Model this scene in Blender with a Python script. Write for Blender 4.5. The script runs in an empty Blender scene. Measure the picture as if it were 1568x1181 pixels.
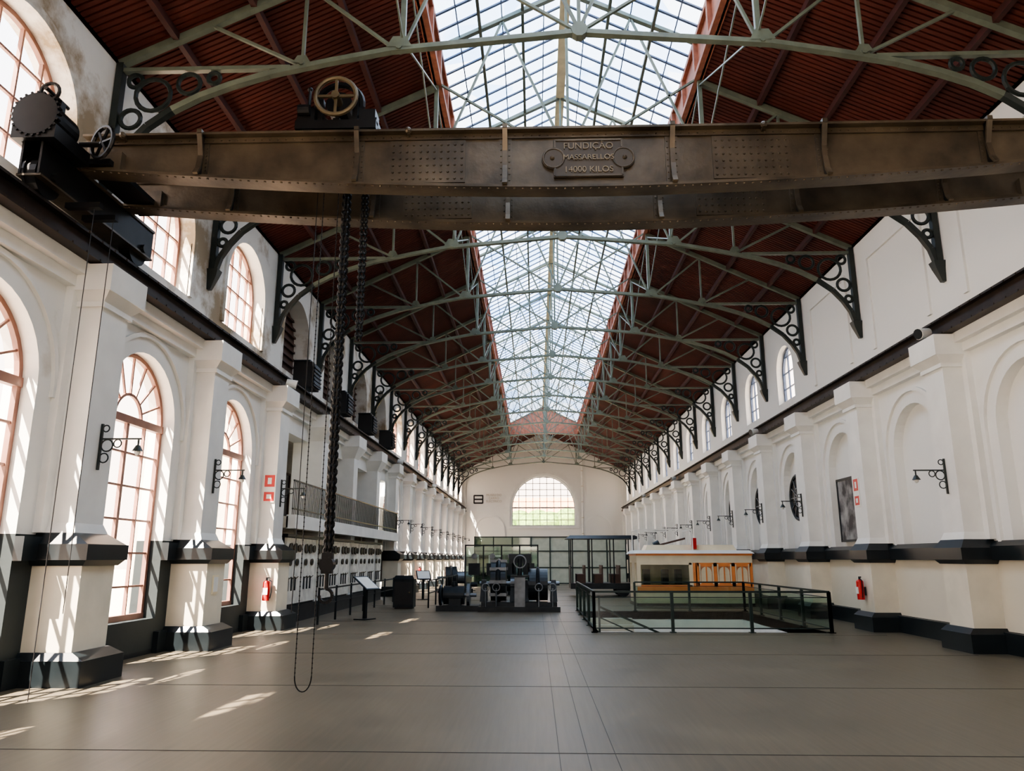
import bpy, math, random
from mathutils import Vector, Matrix
random.seed(4)
pi=math.pi
scene=bpy.context.scene
COL=scene.collection

# ---------------------------------------------------------------- materials
def newmat(name):
    m=bpy.data.materials.new(name); m.use_nodes=True
    nt=m.node_tree; b=nt.nodes.get('Principled BSDF')
    return m,nt,b
def mat(name,col,rough=0.6,metal=0.0,var=0.15,scale=3.0,bump=0.0,bscale=40.0,spec=0.5):
    m,nt,b=newmat(name)
    tc=nt.nodes.new('ShaderNodeNewGeometry')
    n=nt.nodes.new('ShaderNodeTexNoise'); n.inputs['Scale'].default_value=scale; n.inputs['Detail'].default_value=6
    nt.links.new(tc.outputs['Position'],n.inputs['Vector'])
    r=nt.nodes.new('ShaderNodeValToRGB')
    c=Vector(col)
    r.color_ramp.elements[0].position=0.3; r.color_ramp.elements[1].position=0.7
    r.color_ramp.elements[0].color=(*(c*(1-var)),1); r.color_ramp.elements[1].color=(*[min(1,v*(1+var)) for v in c],1)
    nt.links.new(n.outputs['Fac'],r.inputs['Fac']); nt.links.new(r.outputs['Color'],b.inputs['Base Color'])
    b.inputs['Roughness'].default_value=rough; b.inputs['Metallic'].default_value=metal
    b.inputs['Specular IOR Level'].default_value=spec
    if bump>0:
        n2=nt.nodes.new('ShaderNodeTexNoise'); n2.inputs['Scale'].default_value=bscale; n2.inputs['Detail'].default_value=4
        nt.links.new(tc.outputs['Position'],n2.inputs['Vector'])
        bp=nt.nodes.new('ShaderNodeBump'); bp.inputs['Strength'].default_value=bump; bp.inputs['Distance'].default_value=0.02
        nt.links.new(n2.outputs['Fac'],bp.inputs['Height']); nt.links.new(bp.outputs['Normal'],b.inputs['Normal'])
    return m
def wallmat(name,stops,stain=0.5,th=0.6):
    """painted plaster : colour bands by height (dado paint), damp stains"""
    m,nt,b=newmat(name)
    g=nt.nodes.new('ShaderNodeNewGeometry'); s=nt.nodes.new('ShaderNodeSeparateXYZ')
    nt.links.new(g.outputs['Position'],s.inputs[0])
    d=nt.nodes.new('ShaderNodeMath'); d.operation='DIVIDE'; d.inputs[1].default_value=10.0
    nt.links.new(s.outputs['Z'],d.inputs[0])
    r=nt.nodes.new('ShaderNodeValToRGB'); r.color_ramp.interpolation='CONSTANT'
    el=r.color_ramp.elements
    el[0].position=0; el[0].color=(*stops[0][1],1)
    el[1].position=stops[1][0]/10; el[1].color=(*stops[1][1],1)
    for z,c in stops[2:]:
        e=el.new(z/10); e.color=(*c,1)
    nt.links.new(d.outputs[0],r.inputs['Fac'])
    n=nt.nodes.new('ShaderNodeTexNoise'); n.inputs['Scale'].default_value=0.55; n.inputs['Detail'].default_value=9; n.inputs['Roughness'].default_value=0.65
    nt.links.new(g.outputs['Position'],n.inputs['Vector'])
    r2=nt.nodes.new('ShaderNodeValToRGB'); r2.color_ramp.elements[0].position=th; r2.color_ramp.elements[1].position=th+.12
    r2.color_ramp.elements[0].color=(0,0,0,1); r2.color_ramp.elements[1].color=(stain,stain,stain,1)
    nt.links.new(n.outputs['Fac'],r2.inputs['Fac'])
    mx=nt.nodes.new('ShaderNodeMix'); mx.data_type='RGBA'; mx.blend_type='MULTIPLY'
    nt.links.new(r2.outputs['Color'],mx.inputs['Factor']); nt.links.new(r.outputs['Color'],mx.inputs['A'])
    mx.inputs['B'].default_value=(0.42,0.33,0.22,1)
    nt.links.new(mx.outputs['Result'],b.inputs['Base Color'])
    b.inputs['Roughness'].default_value=0.75
    n3=nt.nodes.new('ShaderNodeTexNoise'); n3.inputs['Scale'].default_value=6; nt.links.new(g.outputs['Position'],n3.inputs['Vector'])
    bp=nt.nodes.new('ShaderNodeBump'); bp.inputs['Strength'].default_value=0.25; bp.inputs['Distance'].default_value=0.02
    nt.links.new(n3.outputs['Fac'],bp.inputs['Height']); nt.links.new(bp.outputs['Normal'],b.inputs['Normal'])
    return m

WHITE=(0.84,0.84,0.80); CREAM=(0.76,0.71,0.58); BLK=(0.012,0.017,0.020)
M_wr=wallmat('plaster_right',[(0,BLK),(0.38,CREAM),(1.65,BLK),(2.0,WHITE)],0.12)
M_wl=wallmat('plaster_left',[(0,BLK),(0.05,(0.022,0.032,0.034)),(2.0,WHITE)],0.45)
M_wu=wallmat('plaster_upper',[(0,WHITE),(0.1,WHITE)],0.95,0.51)
M_wur=wallmat('plaster_upper_right',[(0,WHITE),(0.1,WHITE)],0.12)
M_we=wallmat('plaster_end',[(0,BLK),(0.38,CREAM),(1.65,BLK),(2.0,WHITE)],0.08)
M_cream=mat('paint_cream',CREAM,0.6,var=0.08,scale=2)
M_white=mat('paint_white',WHITE,0.65,var=0.05,scale=2)
M_black=mat('paint_black_gloss',BLK,0.3,var=0.2)
M_roof=mat('roof_boards_red',(0.105,0.022,0.014),0.65,var=0.3,scale=0.8)
M_purlin=mat('purlin_red',(0.06,0.014,0.01),0.6,var=0.3)
M_curb=mat('skylight_curb_red',(0.34,0.13,0.08),0.6,var=0.3,scale=5)
M_truss=mat('iron_sage_paint',(0.145,0.17,0.13),0.36,metal=0.0,var=0.2,scale=4)
M_brk=mat('iron_dark_green',(0.022,0.03,0.027),0.4,var=0.2)
M_crane=mat('crane_bronze_paint',(0.096,0.074,0.048),0.36,metal=0.3,var=0.5,scale=1.8,bump=0.2,bscale=12)
M_craned=mat('crane_dark_iron',(0.016,0.016,0.016),0.4,metal=0.5,var=0.3)
M_rail=mat('crane_rail_brown',(0.028,0.019,0.014),0.5,metal=0.2,var=0.4)
M_brass=mat('brass_paint',(0.13,0.1,0.055),0.45,metal=0.4,var=0.3)
M_frame=mat('window_frame_brown',(0.30,0.15,0.11),0.5,var=0.2)
M_framew=mat('window_frame_grey',(0.42,0.42,0.42),0.5)
M_bar=mat('glazing_bar_blue',(0.09,0.13,0.22),0.45,var=0.2)
M_ridge=mat('ridge_cream',(0.75,0.66,0.42),0.5)
M_green=mat('rail_green_metal',(0.022,0.038,0.035),0.35,metal=0.3)
M_mach=mat('machine_iron',(0.02,0.026,0.031),0.38,metal=0.5,var=0.3)
M_mach2=mat('machine_steel',(0.16,0.18,0.2),0.35,metal=0.7,var=0.3)
M_marble=mat('switchboard_marble',(0.85,0.82,0.74),0.3,var=0.2,scale=4)
M_red=mat('extinguisher_red',(0.6,0.02,0.02),0.3)
M_orange=mat('tram_orange',(0.88,0.32,0.10),0.35,var=0.08)
M_tcream=mat('tram_cream',(0.85,0.76,0.55),0.35,var=0.06)
M_dark=mat('dark_void',(0.015,0.015,0.016),0.5)
M_brown=mat('shutter_brown',(0.07,0.03,0.018),0.5)
M_grey=mat('inner_plaster_grey',(0.6,0.55,0.46),0.8,var=0.15)
M_ground=mat('exterior_paving',(0.55,0.48,0.4),0.8,var=0.1)
M_leaf=mat('foliage',(0.16,0.27,0.05),0.7,var=0.5)
M_terra=mat('terracotta',(0.65,0.3,0.15),0.7)

def glass(name,tint,gl=0.08,rough=0.05):
    m,nt,b=newmat(name); nt.nodes.remove(b)
    o=nt.nodes['Material Output']
    t=nt.nodes.new('ShaderNodeBsdfTransparent'); t.inputs[0].default_value=(*tint,1)
    g=nt.nodes.new('ShaderNodeBsdfGlossy'); g.inputs['Roughness'].default_value=rough
    mx=nt.nodes.new('ShaderNodeMixShader'); mx.inputs[0].default_value=gl
    nt.links.new(t.outputs[0],mx.inputs[1]); nt.links.new(g.outputs[0],mx.inputs[2]); nt.links.new(mx.outputs[0],o.inputs[0])
    return m
M_glass=glass('window_glass',(0.98,0.89,0.82),0.04)
M_gglass=glass('green_glass',(0.66,0.79,0.72),0.16)
M_pglass=glass('partition_glass',(0.5,0.58,0.52),0.1)
# frosted skylight: emission put into the glass stands in for daylight
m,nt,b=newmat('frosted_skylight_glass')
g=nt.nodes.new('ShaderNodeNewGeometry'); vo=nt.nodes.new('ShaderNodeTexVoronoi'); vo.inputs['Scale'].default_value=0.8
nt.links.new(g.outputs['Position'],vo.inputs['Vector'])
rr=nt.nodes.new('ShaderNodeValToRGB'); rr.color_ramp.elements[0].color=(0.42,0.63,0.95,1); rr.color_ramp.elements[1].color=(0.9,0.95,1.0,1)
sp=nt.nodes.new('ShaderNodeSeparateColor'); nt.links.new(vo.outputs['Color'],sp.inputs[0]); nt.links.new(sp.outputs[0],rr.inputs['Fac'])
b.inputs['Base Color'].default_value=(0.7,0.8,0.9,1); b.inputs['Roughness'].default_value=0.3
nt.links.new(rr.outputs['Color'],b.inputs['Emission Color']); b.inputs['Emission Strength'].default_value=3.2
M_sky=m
# floor
m,nt,b=newmat('floor_screed')
g=nt.nodes.new('ShaderNodeNewGeometry')
n=nt.nodes.new('ShaderNodeTexNoise'); n.inputs['Scale'].default_value=0.7; n.inputs['Detail'].default_value=10; n.inputs['Roughness'].default_value=0.7
nt.links.new(g.outputs['Position'],n.inputs['Vector'])
r=nt.nodes.new('ShaderNodeValToRGB'); r.color_ramp.elements[0].position=0.3; r.color_ramp.elements[1].position=0.72
r.color_ramp.elements[0].color=(0.088,0.073,0.05,1); r.color_ramp.elements[1].color=(0.158,0.134,0.093,1)
nt.links.new(n.outputs['Fac'],r.inputs['Fac'])
mp=nt.nodes.new('ShaderNodeMapping'); mp.inputs['Scale'].default_value=(14,0.6,1); nt.links.new(g.outputs['Position'],mp.inputs['Vector'])
n2=nt.nodes.new('ShaderNodeTexNoise'); n2.inputs['Scale'].default_value=1.5; n2.inputs['Detail'].default_value=3; nt.links.new(mp.outputs[0],n2.inputs['Vector'])
mx=nt.nodes.new('ShaderNodeMix'); mx.data_type='RGBA'; mx.blend_type='OVERLAY'; mx.inputs['Factor'].default_value=0.22
nt.links.new(r.outputs['Color'],mx.inputs['A']); nt.links.new(n2.outputs['Fac'],mx.inputs['B'])
nt.links.new(mx.outputs['Result'],b.inputs['Base Color'])
rm=nt.nodes.new('ShaderNodeMapRange'); rm.inputs['To Min'].default_value=0.30; rm.inputs['To Max'].default_value=0.55
nt.links.new(n.outputs['Fac'],rm.inputs['Value']); nt.links.new(rm.outputs[0],b.inputs['Roughness'])
b.inputs['Specular IOR Level'].default_value=0.4
bp=nt.nodes.new('ShaderNodeBump'); bp.inputs['Strength'].default_value=0.12; bp.inputs['Distance'].default_value=0.01
nt.links.new(n2.outputs['Fac'],bp.inputs['Height']); nt.links.new(bp.outputs['Normal'],b.inputs['Normal'])
M_floor=m
M_seam=mat('floor_seam',(0.035,0.03,0.024),0.6)
# poster
m,nt,b=newmat('poster_photo_print')
g=nt.nodes.new('ShaderNodeNewGeometry'); n=nt.nodes.new('ShaderNodeTexNoise'); n.inputs['Scale'].default_value=2.2; n.inputs['Detail'].default_value=6
nt.links.new(g.outputs['Position'],n.inputs['Vector']); r=nt.nodes.new('ShaderNodeValToRGB')
r.color_ramp.elements[0].position=0.42; r.color_ramp.elements[0].color=(0.03,0.03,0.035,1); r.color_ramp.elements[1].position=0.66; r.color_ramp.elements[1].color=(0.4,0.4,0.4,1)
nt.links.new(n.outputs['Fac'],r.inputs['Fac']); nt.links.new(r.outputs['Color'],b.inputs['Base Color'])
M_poster=m

# ---------------------------------------------------------------- mesh builder
class MB:
    def __init__(s): s.v=[]; s.f=[]; s.m=[]; s.mats=[]
    def mi(s,m):
        if m not in s.mats: s.mats.append(m)
        return s.mats.index(m)
    def face(s,pts,m):
        b=len(s.v); s.v+= [tuple(p) for p in pts]; s.f.append(tuple(range(b,b+len(pts)))); s.m.append(s.mi(m))
    def mesh(s,vs,fs,m):
        b=len(s.v); s.v+=[tuple(p) for p in vs]; k=s.mi(m)
        for f in fs: s.f.append(tuple(b+i for i in f)); s.m.append(k)
    def box(s,x0,x1,y0,y1,z0,z1,m):
        vs=[(x0,y0,z0),(x1,y0,z0),(x1,y1,z0),(x0,y1,z0),(x0,y0,z1),(x1,y0,z1),(x1,y1,z1),(x0,y1,z1)]
        s.mesh(vs,[(0,3,2,1),(4,5,6,7),(0,1,5,4),(1,2,6,5),(2,3,7,6),(3,0,4,7)],m)
    def frus(s,x0,x1,y0,y1,z0,X0,X1,Y0,Y1,z1,m):
        vs=[(x0,y0,z0),(x1,y0,z0),(x1,y1,z0),(x0,y1,z0),(X0,Y0,z1),(X1,Y0,z1),(X1,Y1,z1),(X0,Y1,z1)]
        s.mesh(vs,[(0,3,2,1),(4,5,6,7),(0,1,5,4),(1,2,6,5),(2,3,7,6),(3,0,4,7)],m)
    def bar(s,p,q,w,h,m,up=(0,1,0)):
        p=Vector(p);q=Vector(q);d=(q-p)
        if d.length<1e-6:return
        d.normalize();u=Vector(up)
        if abs(d.dot(u))>0.98:u=Vector((1,0,0))
        a=d.cross(u).normalized();c=a.cross(d).normalized()
        vs=[]
        for o in (p,q):
            for i,j in((-1,-1),(1,-1),(1,1),(-1,1)): vs.append(o+a*(i*w/2)+c*(j*h/2))
        s.mesh(vs,[(0,3,2,1),(4,5,6,7),(0,1,5,4),(1,2,6,5),(2,3,7,6),(3,0,4,7)],m)
    def path(s,pts,w,h,m,up=(0,1,0)):
        for a,b in zip(pts[:-1],pts[1:]): s.bar(a,b,w,h,m,up)
    def cyl(s,p,q,r,m,n=14,r2=None):
        p=Vector(p);q=Vector(q);d=(q-p).normalized();u=Vector((0,0,1)) if abs(d.z)<.9 else Vector((1,0,0))
        a=d.cross(u).normalized();c=d.cross(a).normalized();r2=r if r2 is None else r2
        vs=[]
        for o,rr in((p,r),(q,r2)):
            for i in range(n):
                t=2*pi*i/n; vs.append(o+a*(rr*math.cos(t))+c*(rr*math.sin(t)))
        fs=[(i,(i+1)%n,n+(i+1)%n,n+i) for i in range(n)]+[tuple(range(n-1,-1,-1)),tuple(range(n,2*n))]
        s.mesh(vs,fs,m)
    def torus(s,c,ax,R,r,m,n=20,k=6,sx=1.0,long=None):
        c=Vector(c);ax=Vector(ax).normalized()
        u=Vector(long) if long else (Vector((0,0,1)) if abs(ax.z)<.9 else Vector((1,0,0)))
        a=(u-ax*u.dot(ax)).normalized();b=ax.cross(a)
        vs=[]
        for i in range(n):
            t=2*pi*i/n; dr=a*(math.cos(t)*sx)+b*math.sin(t); rad=(a*math.cos(t)+b*math.sin(t))
            for j in range(k):
                q=2*pi*j/k; vs.append(c+dr*R+rad*(r*math.cos(q))+ax*(r*math.sin(q)))
        fs=[(i*k+j,((i+1)%n)*k+j,((i+1)%n)*k+(j+1)%k,i*k+(j+1)%k) for i in range(n) for j in range(k)]
        s.mesh(vs,fs,m)
    def ball(s,c,r,m,n=10,k=6,sz=1.0):
        vs=[];c=Vector(c)
        for j in range(1,k):
            t=pi*j/k
            for i in range(n):
                q=2*pi*i/n; vs.append(c+Vector((r*math.sin(t)*math.cos(q),r*math.sin(t)*math.sin(q),r*sz*math.cos(t))))
        vs+=[c+Vector((0,0,r*sz)),c-Vector((0,0,r*sz))]
        fs=[(j*n+i,(j+1)*n+i,(j+1)*n+(i+1)%n,j*n+(i+1)%n) for j in range(k-2) for i in range(n)]
        T=len(vs)-2;B=len(vs)-1
        fs+=[(i,(i+1)%n,T) for i in range(n)]+[((k-2)*n+(i+1)%n,(k-2)*n+i,B) for i in range(n)]
        s.mesh(vs,fs,m)
    def rivet(s,c,nrm,r,m):
        c=Vector(c);nn=Vector(nrm).normalized();u=Vector((0,0,1)) if abs(nn.z)<.9 else Vector((1,0,0))
        a=nn.cross(u).normalized();b=nn.cross(a)
        vs=[c+a*(r*math.cos(2*pi*i/6))+b*(r*math.sin(2*pi*i/6)) for i in range(6)]
        vs+=[c+nn*(r*.7)+a*(.6*r*math.cos(2*pi*i/6))+b*(.6*r*math.sin(2*pi*i/6)) for i in range(6)]
        s.mesh(vs,[(i,(i+1)%6,6+(i+1)%6,6+i) for i in range(6)]+[(6,7,8,9,10,11)],m)
    def data(s,name,smooth=False):
        me=bpy.data.meshes.new(name); me.from_pydata(s.v,[],s.f)
        for mm in s.mats: me.materials.append(mm)
        me.polygons.foreach_set('material_index',s.m)
        me.update()
        import bmesh
        bm=bmesh.new(); bm.from_mesh(me); bmesh.ops.recalc_face_normals(bm,faces=bm.faces); bm.to_mesh(me); bm.free()
        if smooth:
            me.polygons.foreach_set('use_smooth',[True]*len(me.polygons))
            try: me.set_sharp_from_angle(angle=0.7)
            except Exception: pass
        return me
    def obj(s,name,loc=(0,0,0),rot=(0,0,0),parent=None,smooth=False):
        return place(name,s.data(name,smooth),loc,rot,parent)
def place(name,me,loc=(0,0,0),rot=(0,0,0),parent=None):
    o=bpy.data.objects.new(name,me); o.location=loc; o.rotation_euler=rot; COL.objects.link(o)
    if parent: o.parent=parent
    return o
def empty(name,loc=(0,0,0)):
    o=bpy.data.objects.new(name,None); o.location=loc; COL.objects.link(o); return o

HW=7.9; P=4.15; Y0=11.1
def yb(k): return Y0+P*k
KS=-4; KE=15
YA=yb(KS); YE=yb(KE)
MEZ=range(2,6)
ML=lambda a,z,d: (-HW-d,a,z)
MR=lambda a,z,d: (HW+d,a,z)
ME=lambda a,z,d: (a,YE+d,z)
MBk=lambda a,z,d: (a,YA-d,z)

def arch_bay(mb,M,a0,a1,z0,z1,c,hw,zb,zs,depth,m,mr=None,back=None,N=18):
    mr=mr or m
    F=lambda q,mm: mb.face([M(*p) for p in q],mm)
    F([(a0,z0,0),(c-hw,z0,0),(c-hw,z1,0),(a0,z1,0)],m)
    F([(c+hw,z0,0),(a1,z0,0),(a1,z1,0),(c+hw,z1,0)],m)
    if zb>z0: F([(c-hw,z0,0),(c+hw,z0,0),(c+hw,zb,0),(c-hw,zb,0)],m)
    arc=[(c-hw*math.cos(pi*i/N),zs+hw*math.sin(pi*i/N)) for i in range(N+1)]
    for (a,z),(b,w) in zip(arc[:-1],arc[1:]):
        F([(a,z,0),(b,w,0),(b,z1,0),(a,z1,0)],m)
    cont=[(c-hw,zb)]+arc+[(c+hw,zb)]
    cont2=cont+[cont[0]]
    for (a,z),(b,w) in zip(cont2[:-1],cont2[1:]):
        F([(a,z,0),(b,w,0),(b,w,depth),(a,z,depth)],mr)
    if back: F([(a,z,depth) for a,z in cont],back)
def arch_trim(mb,M,c,zs,r0,r1,d0,d1,zb,m,N=20):
    inn=[(c-r0,zb)]+[(c-r0*math.cos(pi*i/N),zs+r0*math.sin(pi*i/N)) for i in range(N+1)]+[(c+r0,zb)]
    out=[(c-r1,zb)]+[(c-r1*math.cos(pi*i/N),zs+r1*math.sin(pi*i/N)) for i in range(N+1)]+[(c+r1,zb)]
    for i in range(len(inn)-1):
        (a,z),(b,w)=inn[i],inn[i+1];(A,Z),(B,W)=out[i],out[i+1]
        vs=[M(a,z,d0),M(b,w,d0),M(B,W,d0),M(A,Z,d0),M(a,z,d1),M(b,w,d1),M(B,W,d1),M(A,Z,d1)]
        mb.mesh(vs,[(0,1,2,3),(4,5,6,7),(0,1,5,4),(3,2,6,7),(0,3,7,4),(1,2,6,5)],m)

# ---------------------------------------------------------------- walls
LW=dict(hw=1.22,zb=0.62,zs=4.15)
UW=dict(hw=1.2,zb=6.95,zs=8.1)
wl=MB(); wr=MB()
for k in range(KS,KE):
    a0,a1=yb(k),yb(k+1); c=(a0+a1)/2
    if k not in MEZ:
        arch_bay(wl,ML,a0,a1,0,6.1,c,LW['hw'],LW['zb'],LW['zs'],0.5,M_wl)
        arch_trim(wl,ML,c,LW['zs'],LW['hw']+.28,LW['hw']+.36,0.02,-.06,4.0,M_white)
        arch_bay(wl,ML,a0,a1,6.1,10.1,c,UW['hw'],UW['zb'],UW['zs'],0.5,M_wu)
        arch_trim(wl,ML,c,UW['zs'],UW['hw']+.0,UW['hw']+.14,0.02,-.05,6.95,M_wu)
    else:
        arch_bay(wl,ML,a0,a1,6.1,10.1,c,UW['hw'],UW['zb'],UW['zs'],0.5,M_wu,back=M_brown)
        for i in range(9):
            z=7.0+i*.24; wl.box(-HW-.5,-HW-.42,c-1.1,c+1.1,z,z+.06,M_brown)
        wl.box(-HW-.5,-HW,a0,a1,5.25,6.1,M_white)
    arch_bay(wr,MR,a0,a1,0,6.1,c,1.05,2.0,4.15,0.22,M_wr,back=M_wr)
    arch_trim(wr,MR,c,4.15,1.33,1.42,0.02,-.06,2.0,M_wur)
    if k>=3:
        arch_bay(wr,MR,a0,a1,6.1,10.1,c,.85,7.0,8.1,0.4,M_wur)
    else:
        wr.face([MR(a0,6.1,0),MR(a1,6.1,0),MR(a1,10.1,0),MR(a0,10.1,0)],M_wur)
        for q in (c-1.35,c+1.35): wr.box(HW-.05,HW+.02,q-.08,q+.08,6.9,9.3,M_wur)
        wr.box(HW-.05,HW+.02,c-1.43,c+1.43,9.3,9.42,M_wur)
wl.obj('wall_left'); wr.obj('wall_right')

we=MB()
arch_bay(we,ME,-HW,HW,0,10.1,0,3.05,4.75,6.5,0.5,M_we,mr=M_white,N=28)
we.face([ME(-HW,10.1,0),ME(HW,10.1,0),ME(0,14.2,0)],M_we)
arch_trim(we,ME,0,6.5,3.25,3.45,.02,-.08,4.75,M_white,N=28)
for s in(-1,1):
    arch_trim(we,ME,s*5.2,4.3,1.35,1.5,.02,-.08,0.4,M_white)
    we.box(s*7.9-.35,s*7.9+.35,YE-.3,YE,0,10,M_we)
we.box(-3.4,3.4,YE-.15,YE,4.5,4.72,M_white)
we.obj('wall_far')
wb=MB()
arch_bay(wb,MBk,-HW,HW,0,10.1,0,3.05,2.5,6.5,0.4,M_we,mr=M_white,N=24)  # opening added behind the camera to let in fill light
wb.face([(-HW,YA,10.1),(HW,YA,10.1),(3,YA,12.5),(3,YA,13.4),(0,YA,15),(-3,YA,13.4),(-3,YA,12.5)],M_we)
wb.obj('wall_back')

# trims (dado band, base, cornice ledge)
for nm,s in(('left',-1),('right',1)):
    t=MB()
    if s>0:
        t.box(HW-.1,HW,YA,YE,0,.38,M_black)
        t.frus(HW-.14,HW,YA,YE,1.67,HW-.14,HW,YA,YE,1.93,M_black)
        t.frus(HW-.14,HW,YA,YE,1.93,HW-.04,HW,YA,YE,2.03,M_black)
    x0,x1=sorted((s*(HW-.28),s*HW)); t.box(x0,x1,YA,YE,5.92,6.12,M_white)
    x0,x1=sorted((s*(HW-.14),s*HW)); t.box(x0,x1,YA,YE,5.74,5.92,M_white)
    t.obj('trim_1' if s<0 else 'trim_2')
    if s<0:
        b2=MB()
        for k in range(KS,KE):
            if k in MEZ: continue
            c=(yb(k)+yb(k+1))/2
            for a,bb in((yb(k),c-1.22),(c+1.22,yb(k+1))):
                b2.box(-HW,-HW+.1,a,bb,0,.38,M_black); b2.box(-HW,-HW+.13,a,bb,1.67,2.0,M_black)
        b2.obj('baseboard_left')
# pilasters
def pilaster(dB,dP,wb_=.54):
    p=MB()
    def st(z0,d0,w0,z1,d1,w1,m): p.frus(0,d0,-w0,w0,z0,0,d1,-w1,w1,z1,m)
    st(0,dB,wb_,.34,dB,wb_,M_black); st(.34,dB,wb_-.02,.44,dP+.04,wb_-.08,M_black)
    st(.44,dP,wb_-.12,1.6,dP,wb_-.12,M_cream)
    st(1.6,dP+.03,wb_-.08,1.68,dP+.1,wb_-.02,M_black); st(1.68,dP+.12,wb_,1.9,dP+.12,wb_,M_black); st(1.9,dP+.1,wb_-.02,2.06,.56,.42,M_black)
    st(2.06,.5,.36,5.45,.5,.36,M_white); st(2.06,.12,.52,5.75,.12,.52,M_white)
    st(5.45,.55,.41,5.53,.55,.41,M_white); st(5.53,.52,.38,5.68,.66,.5,M_white); st(5.68,.68,.52,6.1,.68,.52,M_white)
    st(2.06,.56,.42,2.2,.5,.37,M_white)
    return p.data('pilaster')
PL=pilaster(.95,.72); PR=pilaster(.72,.58)
pp=MB()
pp.box(-.5,.45,-.3,.3,0,5.3,M_white); pp.frus(-.5,.45,-.3,.3,5.3,-.5,.68,-.6,.6,5.7,M_white); pp.box(-.5,.68,-.6,.6,5.7,6.1,M_white)
PM=pp.data('pillar')
for k in range(KS+1,KE):
    if k in (3,4,5): place('pillar',PM,(-HW,yb(k),0))
    else: place('pilaster',PL,(-HW,yb(k),0))
    place('pilaster',PR,(HW,yb(k),0),(0,0,pi))

# ---------------------------------------------------------------- windows
def arch_window(hw,zb,zs,cols,rows,transom=True,m=M_frame,fan=True,t=.05,glassm=M_glass):
    w=MB()
    M=lambda a,z,d:(d,a,z)
    arch_trim(w,M,0,zs,hw-.08,hw,-.04,.04,zb,m,N=24)
    w.box(-.05,.05,-hw,hw,zb,zb+.1,m)
    if transom: w.box(-.06,.06,-hw,hw,zs-.07,zs+.07,m)
    for i in range(1,cols):
        a=-hw+2*hw*i/cols; th=t*(1.6 if i*2==cols else .7)
        top=zs if fan else zs+math.sqrt(max(0,hw*hw-a*a))
        w.box(-.03,.03,a-th/2,a+th/2,zb,top,m)
    z=zb;dz=(zs-zb)/rows
    for i in range(1,rows): w.box(-.025,.025,-hw,hw,zb+dz*i-t*.35,zb+dz*i+t*.35,m)
    if fan:
        N=16;r=hw*.38
        pts=[(0,-r*math.cos(pi*i/N),zs+r*math.sin(pi*i/N)) for i in range(N+1)]
        w.path(pts,t,t,m,(1,0,0))
        for i in range(1,8):
            q=pi*i/8; w.bar((0,-r*math.cos(q),zs+r*math.sin(q)),(0,-hw*.97*math.cos(q),zs+hw*.97*math.sin(q)),t*.7,t*.7,m,(1,0,0))
    else:
        nz=int(hw/dz)
        for i in range(0,nz+1):
            zz=i*dz
            if zz<hw-.05:
                h=math.sqrt(hw*hw-zz*zz); w.box(-.025,.025,-h,h,zs+zz-t*.35,zs+zz+t*.35,m)
    N=24
    w.face([(0.0,-hw,zb)]+[(0,-hw*math.cos(pi*i/N),zs+hw*math.sin(pi*i/N)) for i in range(N+1)]+[(0,hw,zb)],glassm)
    return w.data('arched_window')
W1=arch_window(LW['hw'],LW['zb'],LW['zs'],4,6)
W2=arch_window(UW['hw'],UW['zb'],UW['zs'],5,2,transom=False,fan=False)
W3=arch_window(.85,7.0,8.1,3,2,transom=False,fan=False,m=M_bar)
W4=arch_window(3.05,4.75,6.5,9,3,transom=True,fan=False,m=M_framew,t=.09)
W_fill=arch_window(3.05,2.5,6.5,5,4,m=M_framew,t=.08)  # unseen back window, added to bring sky light onto camera-facing sides
wi=1
for k in range(KS,KE):
    c=(yb(k)+yb(k+1))/2
    if k not in MEZ:
        place('window_%d'%wi,W1,(-HW-.27,c,0)); wi+=1
        place('window_%d'%wi,W2,(-HW-.3,c,0)); wi+=1
    if k>=3:
        place('window_%d'%wi,W3,(HW+.25,c,0)); wi+=1
place('window_%d'%wi,W4,(0,YE+.3,0),(0,0,pi/2)); wi+=1
place('window_%d'%wi,W_fill,(0,YA-.2,0),(0,0,pi/2)); wi+=1

# ---------------------------------------------------------------- floor with stair opening
HX0,HX1,HY0,HY1=.7,6.0,18.75,26.0
fl=MB()
def fbox(x0,x1,y0,y1): fl.box(x0,x1,y0,y1,-.25,0,M_floor)
fbox(-11.2,HX0,YA-.3,YE+.5); fbox(HX1,HW+.3,YA-.3,YE+.5); fbox(HX0,HX1,YA-.3,HY0); fbox(HX0,HX1,HY1,YE+.5)
fl.obj('floor')
sm=MB()
y=3.7
while y<70:
    if HY0<y<HY1: 
        sm.box(-6.9,HX0,y-.007,y+.007,0,.003,M_seam)
    else: sm.box(-6.9,7.15,y-.007,y+.007,0,.003,M_seam)
    y+=3.6
for x in (-.6,-.35,-.1): sm.box(x-.003,x+.003,3,60,0,.002,M_seam)
sm.obj('floor_seams')
pit=MB()
pit.box(HX0-.1,HX0,HY0,HY1,-3,-.0,M_white); pit.box(HX1,HX1+.1,HY0,HY1,-3,-.0,M_white)
pit.box(HX0-.1,HX1+.1,HY0-.1,HY0,-3,-.0,M_white); pit.box(HX0-.1,HX1+.1,HY1,HY1+.1,-3,-.0,M_white)
pit.box(HX0,HX1,HY0,HY1,-3.1,-3,M_grey)
for i in range(16): pit.box(HX0,HX0+1.6,HY1-.3*(i+1)-.4,HY1-.3*i-.4,-3,-.18*(i+1),M_grey)
pit.obj('stairwell')
gr=MB()
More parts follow.
